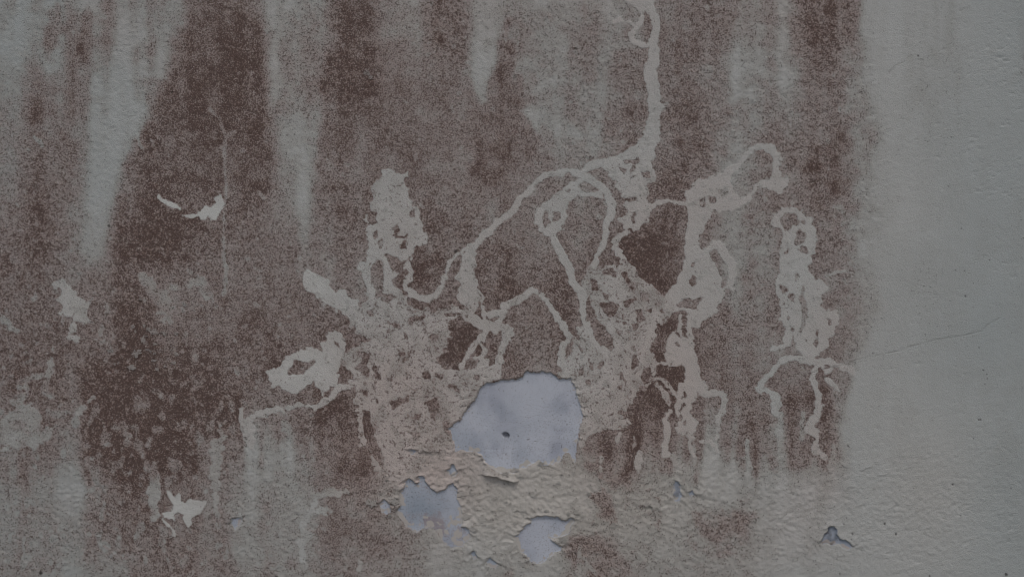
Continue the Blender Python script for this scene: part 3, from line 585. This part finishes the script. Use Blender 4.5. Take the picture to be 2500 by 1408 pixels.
# coat thickness with lifted upper rims, worn thin lower rims; primer below
gY = np.gradient(np.clip(PL, -40, 40), axis=0) / np.gradient(YS)[:, None]
upper = sstep(-.45, .45, gY + .25 * n26)
rim = np.exp(np.minimum(PL, 0) / 9.0)
coat = 1.0 + 2.2 * upper * np.exp(np.minimum(PL, 0) / 30.0) + 2.4 * CURL * rim * upper * np.clip(.75 + .55 * n40, 0, 2)
wid = 1.0 + 4.0 * (1 - upper)
k = sstep(-wid, 1.0, PL)
ht_primer = 1.6 * noise(260, 260, 41) + .12 * n5 + .15 * noise(50, 50, 42)
base_big = 2.2 * noise(420, 420, 31)
ht = (ht + coat) * (1 - k) + (base_big + .35 * ht_primer) * k
for hh, reach, box, pts in LIPS:
    p = conv(box, pts)
    L = sum(math.hypot(b[0] - a[0], b[1] - a[1]) for a, b in zip(p[:-1], p[1:]))
    xs_, ys_ = [q[0] for q in p], [q[1] for q in p]
    w = window(min(xs_) - reach * 2, max(xs_) + reach * 2, min(ys_) - reach * 3, max(ys_) + reach * 2)
    x, y = X[w], Y[w]
    bd = np.full(x.shape, 1e9); sg = np.zeros(x.shape); al = np.zeros(x.shape); acc = 0
    for (xa, ya), (xb, yb) in zip(p[:-1], p[1:]):
        dx, dy = xb - xa, yb - ya
        ll = math.hypot(dx, dy)
        t = np.clip(((x - xa) * dx + (y - ya) * dy) / (ll * ll), 0, 1)
        d = np.hypot(x - xa - t * dx, y - ya - t * dy)
        c = (dx * (y - ya) - dy * (x - xa)) / ll
        up = d < bd
        bd = np.where(up, d, bd); sg = np.where(up, c, sg); al = np.where(up, (acc + t * ll) / L, al)
        acc += ll
    sg = sg + 1.0 * n7[w] + .8 * n5[w]
    env = sstep(0, .22, al) * sstep(1, .78, al)
    ht[w] += hh * env * np.exp(-bd / reach) * sstep(1.2, -1.2, sg)
# drill hole
dh = np.hypot((X - HOLE[0]) / 1.15, (Y - HOLE[1]) * 1.15 - .18 * (X - HOLE[0]) * 1.15)
hole_m = sstep(8.2, 5.2, dh + .7 * n7)
ht -= 7 * hole_m
LAB[(dh + .7 * n7) < 7.4] = 2000
# cracks
dirt = np.zeros(X.shape)
for ci, (lb, box, pts, wd) in enumerate(CRACKS):
    F = field()
    q = [(a[0], a[1], wd * BX[box][2] * .75) for a in pts]
    add_stroke(F, box, q, pad=8)
    F = F + .5 * n5 + .5 * n14
    m = sstep(-1.2, .6, F)
    ht -= .6 * m
    dirt = np.maximum(dirt, .20 * m)
    LAB[F > -.3] = 3000 + ci
for sx_, sy_, sr in SPOTS:
    w = window(sx_ - 14, sx_ + 14, sy_ - 14, sy_ + 14)
    d = np.hypot(X[w] - sx_, Y[w] - sy_) + .6 * n5[w]
    m = .8 * sstep(sr * .8 + 1.0, sr * .8 - 1.2, d)
    dirt[w] = np.maximum(dirt[w], m)
    ht[w] -= .8 * m

dirt = np.maximum(dirt, prim * np.clip(.20 * (blob(2018, 1300, 24, 26) > .2) * (.9 + .9 * n5), 0, .7))
dirt = np.maximum(dirt, prim * np.clip(.22 * (blob(1655, 1195, 30, 50) > .3) * (.9 + .9 * n7), 0, .5))
dirt = np.maximum(dirt, prim * .3 * (blob(1590, 1225, 100, 40) > .5) * (LAB >= NP0 + 8))
# tints of the paint, and light falloff to the sides carried as a tint
pink = np.clip(1.0 * blob(980, 1000, 190, 240) + .8 * blob(1020, 1120, 130, 90) + .45 * blob(960, 580, 130, 160) + .4 * blob(1560, 920, 160, 160) + .36 * T + .2 * n120, 0, 1) * (1 - edge)
cream = np.clip(1.0 * blob(1290, 1210, 300, 130) + .6 * blob(1550, 1250, 330, 180) + .35 * blob(2280, 1200, 120, 160) + .25 * blob(1500, 800, 300, 250), 0, 1)
cool_falloff = np.clip(sstep(2080, 2500, X) * .85 + sstep(750, 0, X) * .75 + .08 * n120, 0, 1)  # dirt and colder paint, plus light falloff to the sides put into the colour
low = (1 - upper) * np.exp(-np.abs(PL) / 9.0)
pm = blob(1075, 1265, 90, 70)
fz = .30 * n7 + .30 * n5 + .22 * n14
COVER = np.clip(sstep(.35, .8, low * (1.0 + 1.9 * fz)) * (1 - .7 * blob(1400, 1010, 60, 90)) + sstep(.55, 1.0, .55 * blob(1068, 1318, 60, 30) + .45 * blob(1010, 1290, 40, 30) + .40 * blob(1330, 1350, 50, 24) + .8 * fz * (pm + .3 * (Y > 1250))), 0, 1) * prim
PWEAR = np.clip(pm * (.34 + .30 * n26 + .25 * n14) + .9 * blob(1062, 1300, 30, 40) + .12 * n14 * (PL < 12), 0, 1)
white = np.clip(sum(blob(*b) for b in [(505,515,70,30),(410,500,40,25),(435,1245,70,50)]), 0, 1) * T
white += .12 * T * (best > .5) * (1 - edge)
white += .55 * T * np.clip(sum(blob(*b) for b in [(740,900,110,70),(770,700,60,60),(180,740,40,70)]), 0, 1)

# ------------------------------------------------------------------ materials
def nt(name):
    m = bpy.data.materials.new(name)
    m.use_nodes = True
    m.node_tree.nodes.clear()
    return m, m.node_tree.nodes, m.node_tree.links

class NB:
    def __init__(s, name):
        s.m, s.n, s.l = nt(name)
    def val(s, v, sock):
        if hasattr(v, 'links') or hasattr(v, 'is_linked'):
            s.l.new(v, sock)
        else:
            sock.default_value = v
    def math(s, op, a, b=0.0, clamp=False):
        x = s.n.new('ShaderNodeMath'); x.operation = op; x.use_clamp = clamp
        s.val(a, x.inputs[0]); s.val(b, x.inputs[1])
        return x.outputs[0]
    def mix(s, f, a, b, mode='MIX'):
        x = s.n.new('ShaderNodeMix'); x.data_type = 'RGBA'; x.blend_type = mode
        s.val(f, x.inputs[0])
        for v, i in ((a, 6), (b, 7)):
            s.val(v if not isinstance(v, tuple) else v + (1.0,) * (4 - len(v)), x.inputs[i])
        return x.outputs[2]
    def range(s, v, a, b, c=0.0, d=1.0, smooth=True):
        x = s.n.new('ShaderNodeMapRange'); x.interpolation_type = 'SMOOTHSTEP' if smooth else 'LINEAR'
        for q, i in ((v, 0), (a, 1), (b, 2), (c, 3), (d, 4)):
            s.val(q, x.inputs[i])
        return x.outputs[0]
    def noise(s, vec, scale, detail=2.0, rough=.5, dist=0.0):
        x = s.n.new('ShaderNodeTexNoise')
        s.l.new(vec, x.inputs['Vector'])
        x.inputs['Scale'].default_value = scale
        x.inputs['Detail'].default_value = detail
        x.inputs['Roughness'].default_value = rough
        x.inputs['Distortion'].default_value = dist
        return x.outputs[0]
    def attr(s, name):
        x = s.n.new('ShaderNodeAttribute'); x.attribute_name = name
        c = s.n.new('ShaderNodeSeparateColor')
        s.l.new(x.outputs['Color'], c.inputs[0])
        return c.outputs[0], c.outputs[1], c.outputs[2], x.outputs['Alpha']
    def finish(s, col, rough, height=None, dist=.001, strength=.5):
        p = s.n.new('ShaderNodeBsdfPrincipled')
        s.val(col if not isinstance(col, tuple) else col + (1.0,), p.inputs['Base Color'])
        s.val(rough, p.inputs['Roughness'])
        p.inputs['Specular IOR Level'].default_value = .25
        if height is not None:
            b = s.n.new('ShaderNodeBump')
            b.inputs['Strength'].default_value = strength
            b.inputs['Distance'].default_value = dist
            s.l.new(height, b.inputs['Height'])
            s.l.new(b.outputs[0], p.inputs['Normal'])
        o = s.n.new('ShaderNodeOutputMaterial')
        s.l.new(p.outputs[0], o.inputs[0])
        return s.m
    def coords(s):
        t = s.n.new('ShaderNodeTexCoord')
        return t.outputs['Object']

# colours (linear, real-world albedo, save the falloff in the side tone)
C_PAINT = (.520, .535, .520)
C_COOL_FALLOFF  = (.425, .466, .464)  # bluish-grey paint, darkened to hold the light falloff towards the sides
C_CREAM = (.550, .528, .488)
C_PINK  = (.575, .488, .452)
C_WHITE = (.640, .650, .625)
C_BROWN = (.290, .216, .194)      # thin algae film over the paint
C_DARK  = (.080, .050, .041)      # thick algae grains
C_SOOT  = (.085, .078, .068)      # sparse grey-black specks
C_BLUE  = (.590, .628, .700)

def paint_material(primer):
    b = NB('bare_primer' if primer else 'weathered_paint')
    co = b.coords()
    st, pk, cr, dirt_ = b.attr('wear')
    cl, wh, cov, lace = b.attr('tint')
    g1 = b.noise(co, 270, 1.5, .6)
    g2 = b.noise(co, 90, 2, .6)
    g3 = b.noise(co, 520, 1, .5)
    big = b.noise(co, 9, 4, .6)
    g = b.math('ADD', b.math('ADD', b.math('MULTIPLY', g1, .46), b.math('MULTIPLY', g2, .20)), b.math('MULTIPLY', g3, .34))
    if primer:
        blotch = b.noise(co, 7, 3, .6)
        col = b.mix(b.range(blotch, .42, .66), C_BLUE, (.400, .430, .510))
        col = b.mix(cl, col, (.335, .395, .470))
        col = b.mix(b.math('MULTIPLY', b.range(b.noise(co, 420, 2, .6), .35, .65), .22), col, (.38, .41, .47))
        streak = b.noise(co, 26, 4, .65)
        col = b.mix(b.math('MULTIPLY', b.range(streak, .5, .72), .35), col, (.60, .62, .68))
        col = b.mix(b.range(b.math('ADD', st, b.math('MULTIPLY', b.math('SUBTRACT', g, .5), 4.5)), .30, .95, 0.0, .70), col, (.36, .29, .29))
        pits = b.range(b.noise(co, 170, 1, .5), .665, .72)
        pits2 = b.range(b.noise(co, 400, 1, .5), .60, .70)
        col = b.mix(b.math('MULTIPLY', pits, .5), col, (.13, .13, .14))
        col = b.mix(b.math('MULTIPLY', pits2, .62), col, (.17, .17, .185))
        col = b.mix(b.range(b.math('ADD', cov, b.math('MULTIPLY', b.math('SUBTRACT', g, .5), 1.6)), .3, .6), col, b.mix(cr, (.50, .465, .44), C_CREAM))
        col = b.mix(dirt_, col, (.05, .05, .05))
        hgt = b.math('SUBTRACT', b.math('MULTIPLY', g1, .4), pits)
        return b.finish(col, .8, hgt, .0008, .5)
    col = b.mix(cl, C_PAINT, C_COOL_FALLOFF)
    col = b.mix(cr, col, C_CREAM)
    col = b.mix(b.math('MULTIPLY', pk, .85), col, C_PINK)
    col = b.mix(wh, col, C_WHITE)
    col = b.mix(b.range(big, .3, .75, 0.0, .22), col, b.mix(1.0, col, (.80, .80, .78), 'MULTIPLY'))
    # film, then grains
    cloud = b.math('MULTIPLY', b.math('SUBTRACT', b.noise(co, 48, 5, .75), .5), .85)
    stc = b.math('MULTIPLY', st, b.math('ADD', 1.0, cloud), clamp=True)
    film = b.math('MULTIPLY', b.math('POWER', b.math('ADD', stc, .0003), .78), b.range(st, .02, .34, .45, .98), clamp=True)
    rust = b.range(b.noise(co, 14, 3, .6), .45, .72)
    brown = b.mix(rust, C_BROWN, (.275, .198, .172))
    olive = b.mix(b.range(st, .30, .62), (.31, .295, .265), brown)
    col = b.mix(film, col, olive)
    zt = b.math('SUBTRACT', 2.25, b.math('MULTIPLY', b.math('POWER', b.math('ADD', stc, .0005), .7), 2.85))
    zt = b.math('SUBTRACT', zt, b.range(stc, .74, 1.0, 0.0, .40))
    th = b.math('ADD', .5, b.math('MULTIPLY', zt, .070))
    grain = b.range(g, b.math('SUBTRACT', th, .03), b.math('ADD', th, .06))
    peek = b.range(b.noise(co, 300, 1.5, .6), .52, .68)
    col = b.mix(b.math('MULTIPLY', peek, b.range(st, .1, .6, .12, .46)), col, (.58, .53, .50))
    dark = b.mix(b.range(st, .2, .6), C_SOOT, C_DARK)
    col = b.mix(b.math('MULTIPLY', grain, .80), col, dark)
    lc1 = b.range(b.noise(co, 120, 4, .75), b.math('SUBTRACT', .70, b.math('MULTIPLY', lace, .13)), b.math('SUBTRACT', .74, b.math('MULTIPLY', lace, .13)))
    lc2 = b.range(b.noise(co, 260, 2, .6), b.math('SUBTRACT', .70, b.math('MULTIPLY', lace, .10)), b.math('SUBTRACT', .76, b.math('MULTIPLY', lace, .10)))
    lc = b.math('MULTIPLY', b.math('MAXIMUM', lc1, b.math('MULTIPLY', lc2, .8)), b.range(lace, .0, .2, 0.0, .82))
    col = b.mix(lc, col, (.150, .105, .092))
    col = b.mix(dirt_, col, (.035, .032, .028))
    hgt = b.math('ADD', b.math('ADD', b.math('MULTIPLY', g1, .7), b.math('MULTIPLY', g2, .18)), b.math('MULTIPLY', g3, .7))
    rg_ = b.range(st, 0, .5, .62, .92)
    return b.finish(col, rg_, hgt, .0020, .70)

M_PAINT = paint_material(False)
M_PRIMER = paint_material(True)
b = NB('masonry')
co = b.coords()
M_CORE = b.finish(b.mix(b.range(b.noise(co, 30, 4), .35, .7), (.34, .32, .29), (.24, .23, .21)), .9, b.noise(co, 120, 3), .003, .6)
b = NB('hole_dark')
M_HOLE = b.finish(b.mix(b.range(b.noise(b.coords(), 300, 2), .4, .6), (.20, .21, .235), (.32, .335, .38)), .9)
b = NB('paving')
co = b.coords()
M_GROUND = b.finish(b.mix(b.range(b.noise(co, 3, 5, .6), .35, .7), (.27, .26, .245), (.20, .195, .18)), .9, b.noise(co, 60, 4), .004, .6)

# ------------------------------------------------------------------ the wall: one thing, its layers and marks are its parts
root = bpy.data.objects.new('plaster_wall', None)
COL.objects.link(root)
root.empty_display_size = .3
root['label'] = 'weathered pale plaster wall with brown algae streaks, pale winding tracks and peeling blue-grey patches'
root['category'] = 'wall'
root['kind'] = 'thing'

PX = (X - 1250.0) / 1000.0
PZ = CZ - (Y - 704.0) / 1000.0
PY = -ht / 1000.0
VERT = np.stack([PX, PY, PZ], -1).reshape(-1, 3)
WEAR = np.stack([np.where(prim > 0, PWEAR, stain), pink, cream, dirt], -1).reshape(-1, 4).astype(np.float32)
small = (LAB >= NP0 + 4) & (LAB < NP0 + 100)
PCOOL = np.clip(.85 * blob(1010, 1225, 70, 60) + .35 * pm + .55 * small + 0.30 * blob(1262, 1075, 60, 40) + .3 * blob(1130, 1075, 24, 26) + .25 * blob(1300, 1110, 50, 30) + .12 * n26, 0, 1)
TINT = np.stack([np.where(prim > 0, PCOOL, cool_falloff), np.clip(white, 0, 1), COVER, np.clip(T * (.22 + 3.6 * RES) * (1 - prim) * (best > .5), 0, 1)], -1).reshape(-1, 4).astype(np.float32)
idx = np.arange(NX * NY).reshape(NY, NX)
Q = np.stack([idx[:-1, :-1], idx[1:, :-1], idx[1:, 1:], idx[:-1, 1:]], -1).reshape(-1, 4)
# a face belongs to the mark that holds its top-left corner
FL = LAB[:-1, :-1].reshape(-1)
inframe = ((X > -36) & (X < 2536) & (Y > -36) & (Y < 1446))[:-1, :-1].reshape(-1)
FL = np.where(inframe, FL, 0)

def pieces(lab, least):
    """connected pieces of one mark; crumbs too small to pick apart go back to the coat"""
    todo = set(np.flatnonzero(FL == lab).tolist())
    out = []
    wq = NX - 1
    while todo:
        s0 = todo.pop()
        stack, comp = [s0], [s0]
        while stack:
            f = stack.pop()
            for g_ in (f - 1, f + 1, f - wq, f + wq):
                if g_ in todo:
                    todo.remove(g_)
                    stack.append(g_)
                    comp.append(g_)
        if len(comp) >= least:
            out.append(np.array(sorted(comp)))
        else:
            FL[comp] = 0
    return sorted(out, key=len, reverse=True)
MARKS = {gi + 1: pieces(gi + 1, 45) for gi in range(len(G))}
BARES = {NP0 + pi: pieces(NP0 + pi, 20) for pi in range(len(PEEL))}
CRKS = {3000 + ci: pieces(3000 + ci, 12) for ci in range(len(CRACKS))}

def grid_mesh(name, quads, mat, parent):
    used, inv = np.unique(quads.reshape(-1), return_inverse=True)
    me = bpy.data.meshes.new(name)
    nv, nf = len(used), len(quads)
    me.vertices.add(nv)
    me.vertices.foreach_set('co', VERT[used].astype(np.float32).ravel())
    me.loops.add(nf * 4)
    me.loops.foreach_set('vertex_index', inv.astype(np.int32).ravel())
    me.polygons.add(nf)
    me.polygons.foreach_set('loop_start', np.arange(0, nf * 4, 4, dtype=np.int32))
    for nm, arr in (('wear', WEAR), ('tint', TINT)):
        a = me.attributes.new(nm, 'FLOAT_COLOR', 'POINT')
        a.data.foreach_set('color', arr[used].ravel())
    me.materials.append(mat)
    me.update(calc_edges=True)
    ob = bpy.data.objects.new(name, me)
    COL.objects.link(ob)
    ob.parent = parent
    return ob

clean = (edge > .5)[:-1, :-1].reshape(-1)
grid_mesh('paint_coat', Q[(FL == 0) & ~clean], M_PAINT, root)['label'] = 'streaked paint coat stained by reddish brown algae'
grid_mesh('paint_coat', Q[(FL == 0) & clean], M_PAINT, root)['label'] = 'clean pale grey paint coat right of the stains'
for gi, (nm, lb, *_r) in enumerate(G):
    for k_, comp in enumerate(MARKS[gi + 1]):
        o = grid_mesh(nm, Q[comp], M_PAINT, root)
        if k_ == 0:
            o['label'] = lb
big_patch = None
for pi, (lb, *_r) in enumerate(PEEL):
    for k_, comp in enumerate(BARES[NP0 + pi]):
        o = grid_mesh('bare_patch', Q[comp], M_PRIMER, root)
        if k_ == 0:
            o['label'] = lb
            if pi == 0:
                big_patch = o
grid_mesh('drill_hole', Q[FL == 2000], M_HOLE, big_patch)
for ci, c in enumerate(CRACKS):
    for k_, comp in enumerate(CRKS[3000 + ci]):
        o = grid_mesh('crack', Q[comp], M_PAINT, root)
        if k_ == 0:
            o['label'] = c[0]

# masonry behind the coat
def box_mesh(name, lo, hi, mat, parent=None):
    (x0, y0, z0), (x1, y1, z1) = lo, hi
    v = [(x0, y0, z0), (x1, y0, z0), (x1, y1, z0), (x0, y1, z0), (x0, y0, z1), (x1, y0, z1), (x1, y1, z1), (x0, y1, z1)]
    f = [(0, 3, 2, 1), (4, 5, 6, 7), (0, 1, 5, 4), (1, 2, 6, 5), (2, 3, 7, 6), (3, 0, 4, 7)]
    me = bpy.data.meshes.new(name)
    me.from_pydata(v, [], f)
    me.materials.append(mat)
    ob = bpy.data.objects.new(name, me)
    COL.objects.link(ob)
    ob.parent = parent
    return ob
box_mesh('masonry_core', ((XS[0] - 1250) / 1000 + .002, .024, 0.0), ((XS[-1] - 1250) / 1000 - .002, .30, CZ + 1.704 - .002), M_CORE, root)

# loose chips of paint standing off the face
def ht_at(px, py):
    return ht[min(np.searchsorted(YS, py), NY - 1), min(np.searchsorted(XS, px), NX - 1)]
rf = random.Random(11)
FLAKES = [('s',745,764,9,5),('s',592,800,10,7),('s',697,940,9,6),('s',540,818,11,5),('s',625,832,13,6),('n',1062,590,12,8),('n',1020,575,6,4),('n',990,640,6,10),('n',938,740,10,8),('n',962,725,7,6),('n',908,835,11,7),('n',1220,600,6,5),('n',1130,598,8,5),('n',1270,400,6,6),
          ('q',455,1100,9,7),('q',240,1110,14,12),('q',1160,1240,13,8),('q',1110,1020,12,9),('q',1225,1020,6,5),('p',1150,895,10,8),('r',1180,1010,12,7),('r',1695,865,9,7),('r',330,800,12,7),('r',240,900,10,6),('z',895,178,9,7),('z',905,190,7,5),('z',651,75,7,9),('n',1215,740,7,7),('o',1060,1270,6,5),('n',765,720,10,4)]
for _ in range(46):
    FLAKES.append(('z', rf.gauss(1220, 150), rf.gauss(1215, 62), 2.5 + 4.5 * rf.random(), 2 + 3 * rf.random()))
for _ in range(22):
    FLAKES.append(('z', rf.gauss(370, 45), rf.gauss(850, 50), 2.5 + 3.5 * rf.random(), 2 + 3 * rf.random()))
for bx, fx, fy, rw, rh in FLAKES:
    if bx == 'z' and rw < 7.01 and prim[min(np.searchsorted(YS, fy), NY - 1), min(np.searchsorted(XS, fx), NX - 1)] > 0:
        continue
    (cx, cy), = conv(bx, [(fx, fy)])
    n = 11
    ring = []
    for kk in range(n):
        a = 2 * math.pi * kk / n
        rr = .45 + .85 * rf.random()
        ring.append((math.cos(a) * rw * rr, math.sin(a) * rh * rr))
    z0 = max(ht_at(cx + a_, cy + b_) for a_, b_ in ring + [(0, 0)])
    lift_ = 1.2 + 1.6 * rf.random()
    fv, wear, tint = [], [], []
    jj = min(np.searchsorted(YS, cy), NY - 1); ii = min(np.searchsorted(XS, cx), NX - 1)
    for layer in (0, 1):
        for (a_, b_) in [(0.0, 0.0)] + ring:
            up = z0 + .2 + lift_ * (.5 - .5 * b_ / rh) * .9 + rf.random() * .5 - layer * .9      # stands off at its upper edge
            fv.append(((cx + a_ - 1250) / 1000, -up / 1000, CZ - (cy + b_ - 704) / 1000))
    faces = []
    m = n + 1
    for kk in range(n):
        k2 = (kk + 1) % n
        faces.append((0, 1 + k2, 1 + kk))
        faces.append((m, m + 1 + kk, m + 1 + k2))
        faces.append((1 + kk, 1 + k2, m + 1 + k2, m + 1 + kk))
    me = bpy.data.meshes.new('paint_flake')
    me.from_pydata(fv, [], faces)
    for nm, c in (('wear', (min(.5, .06 + float(stain[jj, ii]) * .6), float(pink[jj, ii]), float(cream[jj, ii]), 0.0)), ('tint', (0.0, .1, 0, 0))):
        at = me.attributes.new(nm, 'FLOAT_COLOR', 'POINT')
        at.data.foreach_set('color', np.tile(np.array(c, np.float32), len(fv)))
    me.materials.append(M_PAINT)
    me.update(calc_edges=True)
    ob = bpy.data.objects.new('paint_flake', me)
    COL.objects.link(ob)
    ob.parent = root

# ------------------------------------------------------------------ ground in front of the wall
me = bpy.data.meshes.new('ground')
R_ = 900.0
me.from_pydata([(-R_, -R_, 0), (R_, -R_, 0), (R_, R_, 0), (-R_, R_, 0)], [], [(0, 1, 2, 3)])
me.materials.append(M_GROUND)
gr = bpy.data.objects.new('ground', me)
COL.objects.link(gr)
gr['kind'] = 'structure'
